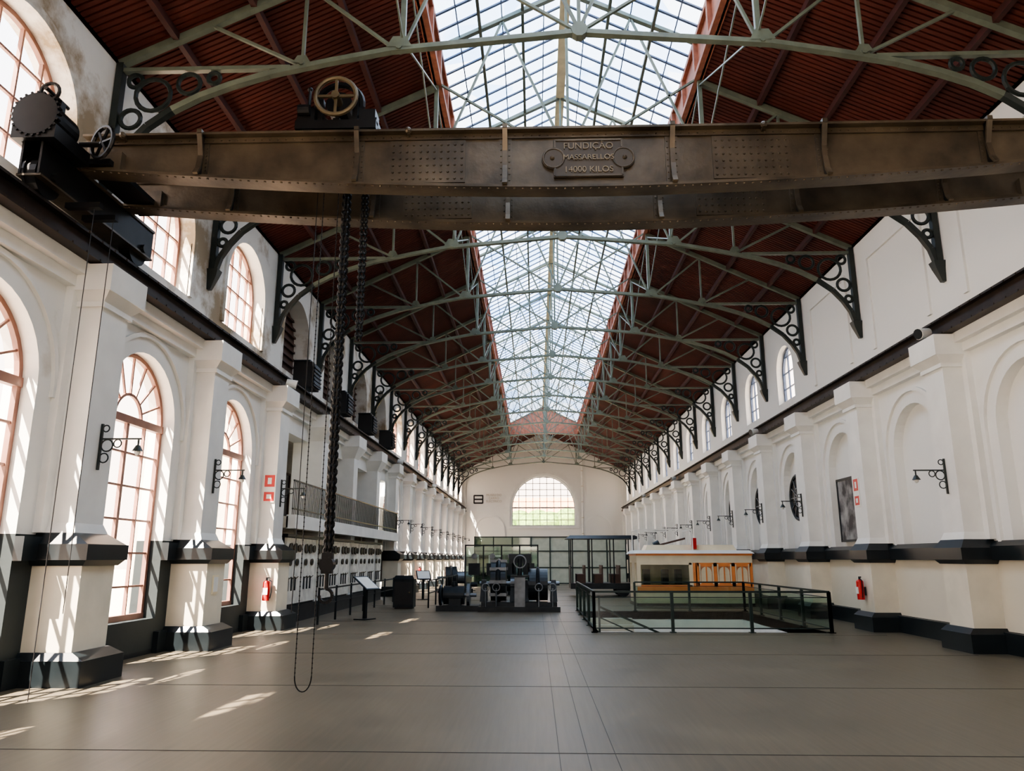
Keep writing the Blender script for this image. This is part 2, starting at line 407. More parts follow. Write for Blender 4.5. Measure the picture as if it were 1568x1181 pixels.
def railrun(p,q,n):
    p=Vector(p);q=Vector(q);d=q-p
    for i in range(n+1):
        c=p+d*(i/n); gr.box(c.x-.035,c.x+.035,c.y-.035,c.y+.035,0,.93,M_green); gr.box(c.x-.07,c.x+.07,c.y-.07,c.y+.07,0,.02,M_green)
    gr.bar(p+Vector((0,0,.93)),q+Vector((0,0,.93)),.05,.045,M_green,(0,0,1))
    gr.bar(p+Vector((0,0,.8)),q+Vector((0,0,.8)),.02,.02,M_green,(0,0,1))
    gr.bar(p+Vector((0,0,.1)),q+Vector((0,0,.1)),.03,.03,M_green,(0,0,1))
    gr.face([p+Vector((0,0,.12)),q+Vector((0,0,.12)),q+Vector((0,0,.78)),p+Vector((0,0,.78))],M_gglass)
e=.12
railrun((HX0-e,HY0-e,0),(HX1+e,HY0-e,0),3); railrun((HX0-e,HY0-e,0),(HX0-e,HY1+e,0),4); railrun((HX1+e,HY0-e,0),(HX1+e,HY1+e,0),4); railrun((HX0+1.8,HY1+e,0),(HX1+e,HY1+e,0),2)
gr.bar((HX0+.05,HY0+.5,.55),(HX0+1.7,HY0+.5,-.15),.05,.05,M_green); gr.bar((HX0+.05,HY0+.5,.3),(HX0+1.2,HY0+.5,-.19),.03,.03,M_green); gr.bar((HX0+.05,HY0+.5,-.2),(HX0+.05,HY0+.5,.8),.05,.05,M_green)
gr.obj('glass_railing')

# ---------------------------------------------------------------- roof
SL=(12.4-10.05)/(HW-3.0)
def roofz(x): return 10.05+(HW-abs(x))*SL
YS=yb(13)
ce=MB()
PT=.12
for s in(-1,1):
    n=int((YE-YA)/PT)+1
    for i in range(n):
        a=YA+i*PT
        xi=3.0 if a<YS else 0.0
        q=[(s*HW,a,roofz(HW)),(s*HW,a+.08,roofz(HW)),(s*xi,a+.08,roofz(xi)),(s*xi,a,roofz(xi))]
        ce.face(q,M_roof)
        h=.04
        q2=[(s*HW,a+.08,roofz(HW)+h),(s*HW,a+PT,roofz(HW)+h),(s*xi,a+PT,roofz(xi)+h),(s*xi,a+.08,roofz(xi)+h)]
        ce.face(q2,M_roof)
        ce.face([q[1],q[2],q2[3],q2[0]],M_roof); ce.face([(s*HW,a+PT,roofz(HW)),(s*xi,a+PT,roofz(xi)),q2[2],q2[1]],M_roof)
    ce.box(min(s*HW,s*(HW+.6)),max(s*HW,s*(HW+.6)),YA,YE,9.95,10.12,M_roof)
ce.obj('ceiling')
pu=MB()
for s in(-1,1):
    for x in(6.9,5.6,4.3):
        z=roofz(x)-.09; pu.bar((s*x,YA,z),(s*x,YE,z),.1,.14,M_purlin,(0,0,1))
pu.obj('roof_purlins')
sk=MB()
ZC=13.3;ZR=14.85
for s in(-1,1):
    sk.box(min(s*3.0,s*3.08),max(s*3.0,s*3.08),YA,YS,12.3,ZC,M_curb)
    for k in range(KS,13):
        for j in range(3):
            yy=yb(k)+j*P/3
            if yy<YS: sk.box(min(s*2.9,s*3.0),max(s*2.9,s*3.0),yy-.06,yy+.06,12.35,ZC,M_curb)
    sk.box(min(s*2.88,s*3.05),max(s*2.88,s*3.05),YA,YS,12.3,12.42,M_curb)
    sk.bar((s*2.98,YA,ZC),(s*2.98,YS,ZC),.14,.12,M_curb,(0,0,1))
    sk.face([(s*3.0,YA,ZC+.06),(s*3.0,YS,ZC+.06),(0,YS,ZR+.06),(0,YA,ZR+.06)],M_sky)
    yy=YA
    while yy<=YS:
        sk.bar((s*3.0,yy,ZC),(0,yy,ZR),.035,.06,M_bar,(0,1,0)); yy+=P/8
    for f in(.33,.66):
        sk.bar((s*3*(1-f),YA,ZC+(ZR-ZC)*f-.05),(s*3*(1-f),YS,ZC+(ZR-ZC)*f-.05),.07,.1,M_truss,(0,0,1))
    for f in (.17,.5,.83):
        sk.bar((s*3*(1-f),YA,ZC+(ZR-ZC)*f),(s*3*(1-f),YS,ZC+(ZR-ZC)*f),.025,.03,M_bar,(0,0,1))
sk.box(-.12,.12,YA,YS,ZR-.16,ZR-.02,M_ridge)
sk.face([(-3,YS,12.3),(3,YS,12.3),(3,YS,ZC),(0,YS,ZR),(-3,YS,ZC)],M_curb)
sk.obj('skylight')

# trusses
tr=MB()
for s in(-1,1):
    X=lambda x,z,y=0:(s*x,y,z)
    chord=[(7.78,7.8),(7.68,8.15),(7.5,8.45),(7.25,8.75),(6.86,9.05),(6.4,9.3),(5.9,9.5),(5.27,9.7),(4.2,9.93),(3.2,10.12),(0,10.4)]
    for i,(a,b) in enumerate(zip(chord[:-1],chord[1:])):
        tr.bar(X(*a),X(*b),.1 if i<7 else .085,.12,M_brk if i<4 else M_truss)
    tr.bar(X(7.82,7.75),X(7.82,9.95),.12,.14,M_brk)
    tr.frus(min(s*7.9,s*7.7),max(s*7.9,s*7.7),-.09,.09,7.7,min(s*7.9,s*7.66),max(s*7.9,s*7.66),-.12,.12,7.85,M_brk)
    tr.frus(min(s*7.9,s*7.82),max(s*7.9,s*7.82),-.05,.05,7.4,min(s*7.9,s*7.7),max(s*7.9,s*7.7),-.09,.09,7.7,M_brk)
    tr.bar(X(7.85,9.82),X(4.9,9.82),.07,.1,M_truss)
    for (x,z,r) in((7.22,9.35,.3),(6.62,9.55,.19),(7.55,9.62,.12),(7.56,8.9,.17),(7.66,8.5,.09),(6.2,9.65,.1)):
        tr.torus(X(x,z),(0,1,0),r,.04,M_brk,n=18,k=6)
    tr.bar(X(7.85,9.95),X(3.0,roofz(3.0)-.12),.12,.12,M_truss)
    ra=lambda x: roofz(x)-.15
    tr.bar(X(4.7,9.85),X(4.7,ra(4.7)),.05,.07,M_truss)
    tr.bar(X(4.7,9.85),X(6.3,ra(6.3)),.05,.06,M_truss)
    tr.bar(X(3.1,10.12),X(4.7,ra(4.7)),.05,.06,M_truss)
    tr.bar(X(3.0,10.12),X(3.0,13.3),.09,.09,M_truss)
    tr.bar(X(3.0,10.14),X(1.5,ZC+.7),.045,.06,M_truss)
    tr.bar(X(0,10.4),X(3.0,12.4),.045,.06,M_truss)
    tr.bar(X(0,10.45),X(1.5,ZC+.7),.05,.06,M_truss)
    tr.bar(X(3.0,ZC),X(0,ZR-.1),.08,.12,M_truss)
    for (x,z,r) in((3.05,10.15,.22),(4.7,9.88,.15)):
        pts=[X(x-r,z),X(x-r*.5,z+r*.9),X(x+r*.5,z+r*.9),X(x+r,z)]
        for yo in(-.07,.07): tr.face([(p[0],yo,p[2]) for p in pts],M_truss)
        tr.cyl(X(x,z,-.09),X(x,z,.09),.05,M_truss,8)
tr.bar((0,0,10.4),(0,0,ZR-.1),.06,.07,M_truss)
tr.cyl((0,-.08,10.42),(0,.08,10.42),.14,M_truss,10)
TR=tr.data('roof_truss')
for k in range(KS+1,KE): place('roof_truss',TR,(0,yb(k),0))
lb=MB()
for x in(-3,3):
    for k in range(KS+1,KE-1):
        lb.bar((x,yb(k),10.3),(x,yb(k+1),12.2),.03,.03,M_truss); lb.bar((x,yb(k),12.2),(x,yb(k+1),10.3),.03,.03,M_truss)
lb.obj('roof_bracing')

# ---------------------------------------------------------------- crane rails
for nm,s in(('l',-1),('r',1)):
    r=MB(); x=s*7.55
    r.box(x-.14,x+.14,YA,YE-.3,6.12,6.16,M_rail); r.box(x-.03,x+.03,YA,YE-.3,6.16,6.42,M_rail); r.box(x-.14,x+.14,YA,YE-.3,6.42,6.46,M_rail); r.box(x-.04,x+.04,YA,YE-.3,6.46,6.5,M_rail)
    q=YA+.3
    while q<40:
        r.rivet((x-s*.14,q,6.14),(-s,0,0),.02,M_rail); r.rivet((x-s*.14,q,6.44),(-s,0,0),.02,M_rail); q+=.35
    r.obj('crane_rail')

# ---------------------------------------------------------------- overhead crane
crane=empty('overhead_crane',(0,10.45,0))
def zbot(x): return 6.84+.40*(abs(x)/7.4)**1.8
ZT=7.74
def girder(name,y,sgn):
    g=MB(); N=40; xs=[-7.4+14.8*i/N for i in range(N+1)]
    for a,b in zip(xs[:-1],xs[1:]):
        za,zb_=zbot(a),zbot(b)
        vs=[(a,y-.012,za),(b,y-.012,zb_),(b,y-.012,ZT),(a,y-.012,ZT),(a,y+.012,za),(b,y+.012,zb_),(b,y+.012,ZT),(a,y+.012,ZT)]
        g.mesh(vs,[(0,1,2,3),(7,6,5,4)],M_crane)
        vs=[(a,y-.16,za-.02),(b,y-.16,zb_-.02),(b,y+.16,zb_-.02),(a,y+.16,za-.02),(a,y-.16,za+.015),(b,y-.16,zb_+.015),(b,y+.16,zb_+.015),(a,y+.16,za+.015)]
        g.mesh(vs,[(0,1,2,3),(4,5,6,7),(0,1,5,4),(3,2,6,7)],M_crane)
        vs=[(a,y-.05,za),(b,y-.05,zb_),(b,y+.05,zb_),(a,y+.05,za),(a,y-.05,za+.08),(b,y-.05,zb_+.08),(b,y+.05,zb_+.08),(a,y+.05,za+.08)]
        g.mesh(vs,[(0,1,2,3),(4,5,6,7),(0,1,5,4),(3,2,6,7)],M_crane)
    g.box(-7.4,7.4,y-.16,y+.16,ZT,ZT+.035,M_crane); g.box(-7.4,7.4,y-.05,y+.05,ZT-.08,ZT,M_crane); g.box(-7.4,7.4,y-.03,y+.03,ZT+.035,ZT+.09,M_craned)
    x=-7.3
    while x<7.35:
        z=zbot(x)
        g.rivet((x,y-.05,z+.045),(0,-1,0),.016,M_crane); g.rivet((x,y-.05,ZT-.04),(0,-1,0),.016,M_crane)
        g.rivet((x,y-.11,z-.02),(0,0,-1),.02,M_crane); x+=.12
    for c in(-2.33,2.33):
        zb_=zbot(c)+.09
        g.box(c-.55,c+.55,y-.035,y-.01,zb_,ZT-.09,M_crane)
        for i in range(11):
            for j in range(6):
                g.rivet((c-.5+i*.1,y-.035,zb_+.06+j*(ZT-.2-zb_)/5.2),(0,-1,0),.021,M_crane)
    for c in(-5.65,-3.35,-1.2,1.2,3.35,5.65):
        z=zbot(c)
        prof=[(y-.02,ZT-.0),(y-.19,ZT+.0),(y-.15,ZT-.1),(y-.08,ZT-.3),(y-.08,z+.35),(y-.13,z+.12),(y-.2,z+.01),(y-.02,z+.01)]
        for xx in(c-.012,c+.012): g.face([(xx,a,b) for a,b in prof],M_craned)
        o=prof[1:7]
        for (a,b),(a2,b2) in zip(o[:-1],o[1:]): g.bar((c,a,b),(c,a2,b2),.035,.07,M_crane,(1,0,0))
        g.box(c-.035,c+.035,y-.21,y-.02,ZT+.0,ZT+.06,M_crane)
        g.box(c-.09,c+.09,y-.03,y-.01,z+.08,ZT-.08,M_crane)
        for j in range(7): 
            for dx in(-.06,.06): g.rivet((c+dx,y-.03,z+.14+j*(ZT-z-.3)/6),(0,-1,0),.014,M_crane)
    for c in(-2.6,2.5,-6.8,6.9):
        g.ball((c,y-.17,ZT+.0),.05,M_crane,8,5); g.cyl((c,y-.05,ZT-.03),(c,y-.17,ZT),.02,M_crane,6)
    g.obj(name,parent=crane)
girder('girder_front',-.57,-1); girder('girder_rear',.6,1)
M_plq=mat('plaque_cast_bronze',(0.06,0.046,0.03),0.45,metal=.15)
pl=MB(); y=-.60
pl.box(-.5,.5,y-.03,y,7.02,7.62,M_plq)
for s in(-1,1):
    pl.cyl((s*.5,y-.036,7.32),(s*.5,y+.005,7.32),.17,M_plq,20); pl.torus((s*.5,y-.036,7.32),(0,1,0),.15,.015,M_crane,20,6); pl.ball((s*.52,y-.036,7.32),.035,M_crane,12,8)
for a,b in(((-.48,7.04),(.48,7.04)),((-.48,7.6),(.48,7.6)),((-.48,7.04),(-.48,7.16)),((.48,7.04),(.48,7.16)),((-.48,7.48),(-.48,7.6)),((.48,7.48),(.48,7.6))):
    pl.bar((a[0],y-.035,a[1]),(b[0],y-.035,b[1]),.025,.025,M_crane)
pl.obj('maker_plaque',parent=crane)
def text(body,size,loc,rot,m,name,parent=None,ext=.008):
    c=bpy.data.curves.new(name,'FONT'); c.body=body; c.size=size; c.extrude=ext; c.align_x='CENTER'; c.align_y='CENTER'
    c.materials.append(m); o=bpy.data.objects.new(name,c); o.location=loc; o.rotation_euler=rot; COL.objects.link(o)
    if parent:o.parent=parent
    return o
M_let=mat('plaque_letters',(0.2,0.155,0.095),0.4,metal=.3)
text('FUNDIÇÃO',.14,(0,y-.04,7.50),(pi/2,0,0),M_let,'plaque_text_a',crane)
text('MASSARELLOS',.115,(0,y-.046,7.32),(pi/2,0,0),M_let,'plaque_text_b',crane)
text('14000 KILOS',.13,(0,y-.04,7.13),(pi/2,0,0),M_let,'plaque_text_c',crane)
# end carriages
for s in(-1,1):
    c=MB(); x=s*7.55; LN=1.5 if s<0 else 1.05; WY=1.2 if s<0 else .75
    for dx in(-.13,.13): c.box(x+dx-.015,x+dx+.015,-1.5,LN,6.72,7.2,M_craned)
    c.box(x-.17,x+.17,-1.5,LN,7.2,7.24,M_crane); c.box(x-.17,x+.17,-1.5,LN,6.7,6.73,M_crane)
    for yy in(-1.2,WY):
        c.cyl((x-.07,yy,6.79),(x+.07,yy,6.79),.28,M_craned,20); c.cyl((x-.2,yy,6.8),(x+.2,yy,6.8),.07,M_craned,10)
        c.cyl((x-.1,yy,6.8),(x-.07,yy,6.8),.31,M_craned,20)
    for yy in(-.6,.6): c.box(s*7.1-.3,s*7.1+.3,yy-.1,yy+.1,7.2,7.5,M_crane)
    if s<0:
        c.cyl((-7.5,-1.55,7.55),(-7.5,-1.05,7.55),.27,M_craned,24); c.cyl((-7.5,-1.62,7.55),(-7.5,-1.55,7.55),.31,M_craned,24)
        c.box(-7.8,-7.2,-1.6,-.8,7.2,7.4,M_craned); c.torus((-7.42,-1.5,7.95),(0,1,0),.13,.025,M_craned,16); c.cyl((-7.42,-1.6,7.95),(-7.42,-1.1,7.95),.03,M_craned); c.box(-7.46,-7.38,-1.3,-1.2,7.4,7.95,M_craned)
        for i in range(24):
            t=2*pi*i/24; c.cyl((-7.5+.32*math.cos(t),-1.62,7.55+.32*math.sin(t)),(-7.5+.32*math.cos(t),-1.55,7.55+.32*math.sin(t)),.02,M_craned,6)
        c.torus((-6.95,-.95,7.5),(.5,1,0),.24,.03,M_craned,20)
        for i in range(3):
            t=pi*i/3; dv=Vector((math.cos(t)*.9,-.45*math.cos(t),math.sin(t))).normalized()*.24
            c.bar(Vector((-6.95,-.95,7.5))-dv,Vector((-6.95,-.95,7.5))+dv,.03,.03,M_craned)
        c.cyl((-7.3,-.9,7.5),(-6.9,-.9,7.5),.04,M_craned)
        c.box(-7.35,-6.9,-.8,.9,7.25,7.33,M_craned)
    c.obj('end_carriage_left' if s<0 else 'end_carriage_right',parent=crane,smooth=False)
# trolley
t=MB(); tx=-3.7
for yy in(-.57,.6):
    t.box(tx-.6,tx+.6,yy-.07,yy+.07,7.86,8.0,M_craned)
    for dx in(-.42,.42): t.cyl((tx+dx,yy-.05,7.92),(tx+dx,yy+.05,7.92),.1,M_craned,14)
for dx in(-.55,0,.55): t.box(tx+dx-.05,tx+dx+.05,-.6,.65,7.95,8.05,M_craned)
t.cyl((tx-.0,-.5,8.35),(tx-.0,.6,8.35),.2,M_craned,20)
t.box(tx-.58,tx-.32,-.62,-.35,8.0,8.22,M_craned); t.box(tx+.34,tx+.58,-.62,-.35,8.0,8.18,M_craned)
t.cyl((tx-.55,-.66,8.15),(tx-.38,-.66,8.15),.08,M_craned,12); t.cyl((tx-.45,-.5,8.2),(tx-.45,-.5,8.6),.025,M_craned,8); t.ball((tx-.45,-.5,8.6),.04,M_craned)
t.box(tx-.3,tx-.22,-.55,-.45,8.0,8.4,M_craned); t.box(tx+.22,tx+.3,-.55,-.45,8.0,8.4,M_craned)
t.torus((tx,-.68,8.36),(0,1,0),.3,.035,M_brass,28,8); t.cyl((tx,-.74,8.36),(tx,-.4,8.36),.06,M_brass,12)
for i in range(4):
    a=pi*i/2; t.bar((tx,-.68,8.36),(tx+.3*math.cos(a),-.68,8.36+.3*math.sin(a)),.04,.03,M_brass)
t.torus((tx,-.45,8.36),(0,1,0),.34,.05,M_craned,26,6)
t.obj('trolley',parent=crane)
# chains
ch=MB()
def chain(x,y,z0,z1,R,r,L):
    z=z0;i=0
    while z>z1:
        ch.torus((x,y,z),(1,0,0) if i%2 else (0,1,0),R,r,M_craned,10,5,sx=1.5,long=(0,0,1)); z-=L; i+=1
for dx in(-.024,.024): chain(tx+.06+dx,0,7.8,1.75,.036,.018,.06)
for dx in(.3,.355): chain(tx+dx,0.05,7.8,4.85,.026,.011,.05)
def thin(x,y,z0,z1,r=.006):
    ch.cyl((x,y,z0),(x,y,z1),r,M_craned,6)
    z=z0
    while z>z1: ch.ball((x,y,z),r*1.7,M_craned,6,4,1.5); z-=.06
thin(tx-.22,-.25,7.7,.22); thin(tx+.0,-.25,7.7,.22)
pts=[(tx-.11-.11*math.cos(pi*i/12),-.25,.22-.19*math.sin(pi*i/12)) for i in range(13)]
ch.path(pts,.014,.014,M_craned)
ch.cyl((tx-.33,-.2,7.7),(tx-.33,-.2,1.0),.006,M_craned,6)
ch.box(tx-.01,tx+.13,-.06,.06,1.5,1.78,M_craned); ch.cyl((tx+.06,-.07,1.62),(tx+.06,.07,1.62),.1,M_craned,18); ch.cyl((tx+.06,0,1.5),(tx+.06,0,1.3),.03,M_craned,10)
hk=[(tx+.06+.09*math.sin(a),0,1.21+.09*math.cos(a)) for a in [i*pi*1.5/14 for i in range(15)]]
ch.path(hk,.04,.04,M_craned)
ch.obj('hoist_chain',parent=crane)
cb=MB()
for (x,y_) in((-7.0,9.6),(-6.95,10.0)): cb.cyl((x,y_,6.6),(x,y_,.0 if y_<9.8 else 1.0),.006,M_dark,6)
cb.box(-7.4,-6.9,9.55,9.65,6.52,6.6,M_craned); cb.box(-7.4,-6.9,9.95,10.05,6.52,6.6,M_craned)
cb.obj('hanging_cable')

# ---------------------------------------------------------------- mezzanine
XB=-10.9
wm=MB()
wm.box(XB-.2,XB,yb(2),yb(6),0,6.1,M_grey); wm.box(XB,-HW-.5,yb(2)-.2,yb(2),0,6.1,M_grey); wm.box(XB,-HW-.5,yb(6),yb(6)+.2,0,6.1,M_grey)
wm.box(XB,-HW-.45,yb(2),yb(6),5.95,6.1,M_grey)
for k in MEZ:
    c=(yb(k)+yb(k+1))/2
    wm.box(XB,XB+.05,c-.7,c+.7,2.8,5.0,M_dark)
    for q in(c-.75,c+.7,c-.02): wm.box(XB,XB+.1,q,q+.05,2.8,5.05,M_brown)
    wm.box(XB,XB+.1,c-.75,c+.75,5.0,5.08,M_brown)
wm.obj('wall_mezzanine')
mz=MB(); ya,yz=yb(2)+.6,yb(6)-.6
mz.box(XB+.12,-7.35,ya,yz,2.5,2.8,M_grey); mz.box(-7.4,-7.15,ya,yz,2.48,2.84,M_white)
mz.cyl((-7.65,yz,2.48),(-7.65,yz,2.84),.5,M_white,24)
for k in MEZ: mz.box(XB+.12,-7.6,yb(k)+P/2-.12,yb(k)+P/2+.12,2.3,2.5,M_grey)
yy=ya
while yy<yz:
    mz.cyl((-7.25,yy,2.84),(-7.25,yy,3.75),.011,M_brk,6); yy+=.14
for z in(3.0,3.75): mz.bar((-7.25,ya,z),(-7.25,yz,z),.04,.04,M_brk,(0,0,1))
arc=[(-7.65+.4*math.cos(a),yz+.4*math.sin(a)) for a in [pi/2*i/8 for i in range(9)]]
for z in(3.0,3.75): mz.path([(x,y_,z) for x,y_ in arc],.04,.04,M_brk,(0,0,1))
for x,y_ in arc: mz.cyl((x,y_,2.84),(x,y_,3.75),.011,M_brk,6)
mz.obj('mezzanine_balcony')
vu=MB(); vu.box(0,.55,-.4,.4,0,.75,M_dark); vu.frus(.55,.62,-.35,.35,.05,.55,.6,-.3,.3,.7,M_mach)
for i in range(5): vu.box(.55,.64,-.34,.34,.1+i*.12,.13+i*.12,M_mach)
vu.box(0,.5,-.44,.44,.75,.8,M_mach)
VU=vu.data('ventilation_unit')
for k in MEZ: place('ventilation_unit',VU,(-HW,yb(k)+P/2+.2,6.62))
# switchboard : a row of marble panels with round gauges and knife switches
sb=MB(); x=-7.45
n=9;w=(33-20.3)/n
sb.box(x-.12,x-.06,20.3,33,0,2.35,M_mach)
for i in range(n):
    y0=20.3+i*w
    sb.box(x-.06,x,y0+.03,y0+w-.03,.5,2.25,M_marble)
    for (dy,z,r) in((.35,1.98,.13),(.75,1.98,.13),(1.12,1.98,.1),(.35,1.6,.09),(.95,1.6,.09)):
        sb.cyl((x,y0+dy,z),(x+.04,y0+dy,z),r,M_mach,16); sb.torus((x+.04,y0+dy,z),(1,0,0),r,.012,M_brass,16,5)
    for dy in(.3,.6,.9): 
        sb.box(x,x+.03,y0+dy-.03,y0+dy+.03,.85,1.2,M_mach); sb.bar((x+.02,y0+dy,1.15),(x+.1,y0+dy,1.22),.02,.02,M_brass)
sb.box(x-.12,x+.03,20.3,33.04,2.27,2.35,M_mach); sb.box(x-.12,x+.04,20.3,33.04,.0,.45,M_mach)
# end panels facing the hall entrance
for (xa,xb_) in((-8.9,-8.25),(-8.2,-7.55)):
    sb.box(xa,xb_,20.2,20.28,.5,2.25,M_marble); sb.box(xa-.02,xb_+.02,20.24,20.32,0,2.3,M_mach)
    cx=(xa+xb_)/2
    for dx,z,r in((-.16,1.95,.12),(.16,1.95,.12),(0,1.55,.1)):
        sb.cyl((cx+dx,20.15,z),(cx+dx,20.2,z),r,M_mach,16)
    for dx in(-.18,0,.18): sb.box(cx+dx-.03,cx+dx+.03,20.16,20.2,.8,1.25,M_mach)
sb.obj('switchboard')
sr=MB()
sr.bar((-6.55,20.5,.9),(-6.55,33,.9),.04,.04,M_mach,(0,0,1)); sr.bar((-6.55,20.5,.5),(-6.55,33,.5),.03,.03,M_mach,(0,0,1))
for i in range(8): sr.cyl((-6.55,20.5+i*12.5/7,0),(-6.55,20.5+i*12.5/7,.95),.03,M_mach,8)
sr.obj('guard_rail')

# ---------------------------------------------------------------- wall furniture
wlm=MB()
wlm.bar((0,0,-.35),(0,0,.35),.04,.03,M_brk,(1,0,0)); wlm.bar((0,0,.12),(.62,0,.12),.025,.025,M_brk)
wlm.torus((.1,0,.02),(0,1,0),.09,.012,M_brk,16,5); wlm.torus((.26,0,.05),(0,1,0),.06,.011,M_brk,14,5); wlm.torus((.07,0,-.17),(0,1,0),.07,.011,M_brk,14,5); wlm.torus((.06,0,.28),(0,1,0),.05,.011,M_brk,14,5)
wlm.cyl((.58,0,.12),(.58,0,.0),.015,M_brk,8); wlm.cyl((.58,0,.02),(.58,0,-.07),.03,M_brk,12,.08); wlm.ball((.58,0,-.09),.045,M_white,10,6)
WLM=wlm.data('wall_lamp')
for k in range(-1,KE):
    if k not in(3,4,5): place('wall_lamp',WLM,(-7.38,yb(k),3.35))
    if k!=2: place('wall_lamp',WLM,(7.38,yb(k),3.3),(0,0,pi))
spm=MB()
spm.bar((0,0,0),(0,0,.16),.03,.03,M_mach); spm.cyl((-.1,-.03,.2),(.16,.05,.14),.09,M_white,14,.12); spm.cyl((.15,.045,.142),(.17,.052,.137),.11,M_mach,14)
SPM=spm.data('spotlight')
for k in(2,6,9): place('spotlight',SPM,(-7.33,yb(k),6.1))
for k in(1,4,8,11): place('spotlight',SPM,(7.33,yb(k),6.1),(0,0,pi))
fe=MB()
fe.cyl((0,0,0),(0,0,.42),.085,M_red,16); fe.ball((0,0,.42),.085,M_red,14,8,.7); fe.cyl((0,0,.45),(0,0,.54),.025,M_mach,8); fe.box(-.02,.08,-.015,.015,.52,.55,M_mach)
fe.path([(.03,0,.5),(.13,0,.45),(.13,0,.2),(.1,0,.05)],.02,.02,M_mach); fe.box(-.06,.06,-.088,-.07,.14,.3,M_white); fe.box(-.05,.05,.06,.12,.1,.3,M_mach)
FE=fe.data('fire_extinguisher',True)
place('fire_extinguisher',FE,(-7.4,yb(2)-.545,.7)); place('fire_extinguisher',FE,(7.19,yb(2)+.0,.72),(0,0,-pi/2))
place('fire_extinguisher',FE,(-7.4,yb(8)-.545,.7))
sg=MB(); sg.box(-.16,.16,-.01,.01,-.36,.36,M_white); sg.box(-.13,.13,-.014,-.01,.03,.33,M_red); sg.box(-.13,.13,-.014,-.01,-.33,-.1,M_red); sg.box(-.05,.05,-.017,-.014,.1,.26,M_white); sg.box(-.06,.06,-.017,-.014,-.27,-.16,M_white)
SG=sg.data('fire_sign'); place('fire_sign',SG,(-7.56,yb(2)-.375,3.45)); place('fire_sign',SG,(7.385,yb(2)+.1,3.35),(0,0,-pi/2))
po=MB(); po.box(HW+.12,HW+.2,20.7,22.3,2.2,3.9,M_poster); 
for a in((20.66,20.72),(22.28,22.34)): po.box(HW+.1,HW+.21,a[0],a[1],2.16,3.94,M_mach)
for a in((2.16,2.22),(3.88,3.94)): po.box(HW+.1,HW+.21,20.66,22.34,a[0],a[1],M_mach)
po.obj('photo_poster')
rw=MB(); rw.cyl((0.02,0,0),(.1,0,0),.66,M_dark,32); rw.torus((.02,0,0),(1,0,0),.72,.07,M_mach,36,8); rw.torus((0,0,0),(1,0,0),.3,.03,M_mach2,24,6)
for i in range(6):
    a=pi*i/6; v=Vector((0,math.cos(a)*.68,math.sin(a)*.68)); rw.bar(-v,v,.035,.035,M_mach2,(1,0,0))
RW=rw.data('round_emblem_wheel')
for k in(3,4,5): place('spoked_wheel_display',RW,(HW+.1,(yb(k)+yb(k+1))/2,3.7))
ns=MB(); ns.box(0,.02,-.13,.13,-.18,.18,M_tcream); ns.box(.02,.025,-.1,.1,-.14,.14,M_white)
ns.obj('notice_plate',(-7.9+.72,yb(1),1.2))
sk2=MB(); sk2.box(-.03,.03,-.1,.1,-.14,.14,M_mach); sk2.box(-.035,-.03,-.07,.07,-.1,.02,M_dark); sk2.obj('wall_socket_box',(HW-.03,13.4,.85))
# logo on end wall
lg=MB(); X=-6.3; Z=7.3
for a in(-.42,.42): lg.box(X+a-.06,X+a+.06,YE-.04,YE,Z-.4,Z+.4,M_dark)
for z in(-.36,0,.36): lg.box(X-.42,X+.42,YE-.04,YE,Z+z-.07,Z+z+.07,M_dark)
lgo=lg.obj('museum_logo_sign')
text('MUSEU DO\nCARRO\nELÉCTRICO',.3,(X+1.5,YE-.02,Z+.1),(pi/2,0,0),M_grey,'museum_name_lettering')
pipe=MB(); pipe.cyl((3.75,YE-.12,3),(3.75,YE-.12,11),.06,M_white,8)
for z in(4,5.5,7,8.5,10): pipe.box(3.65,3.85,YE-.2,YE,z,z+.06,M_grey)
pipe.obj('wall_pipe')

# ---------------------------------------------------------------- rotary converter
rc=MB()
rc.box(-1.35,1.35,-.8,.8,0,.16,M_mach); rc.box(-1.25,1.25,-.65,.65,.16,.3,M_mach)
rc.cyl((-.95,0,.95),(-.45,0,.95),.68,M_mach,32); rc.torus((-.7,0,.95),(1,0,0),.66,.09,M_mach,36,8)
rc.cyl((.3,0,.85),(.95,0,.85),.52,M_mach,28); rc.torus((.62,0,.85),(1,0,0),.52,.06,M_mach,30,8)
rc.cyl((-1.35,0,.88),(1.35,0,.88),.07,M_mach2,14); rc.cyl((-.3,0,.88),(.1,0,.88),.25,M_mach2,20)
for x in(-1.2,-.2,.2,1.15): rc.frus(x-.12,x+.12,-.3,.3,.3,x-.08,x+.08,-.15,.15,1.0,M_mach)
rc.box(-.15,.2,-.78,-.5,.16,1.1,M_mach2); rc.box(-.28,.34,-.82,-.46,1.1,1.16,M_mach); rc.cyl((.03,-.64,1.16),(.03,-.64,1.7),.08,M_mach,14); rc.torus((.03,-.7,1.6),(0,1,0),.2,.025,M_mach2,20); rc.box(-.35,.4,-.3,.3,1.55,1.85,M_mach)
rc.cyl((-.2,0,1.2),(-.2,0,1.6),.05,M_mach,8); rc.cyl((.3,0,1.2),(.3,0,1.6),.05,M_mach,8)
for x in(-1.1,-.75,.65,1.1):
    rc.cyl((x,-.75,.16),(x,-.75,.75),.03,M_mach2,8); rc.torus((x,-.78,.78),(0,1,0),.12,.02,M_mach2,16)
for i in range(10):
    a=2*pi*i/10; rc.box(-.98,-.42,.7*math.cos(a)-.05,.7*math.cos(a)+.05,.95+.7*math.sin(a)-.05,.95+.7*math.sin(a)+.05,M_mach2)
rc.obj('rotary_converter',(-1.35,26.3,0))
cp=MB()
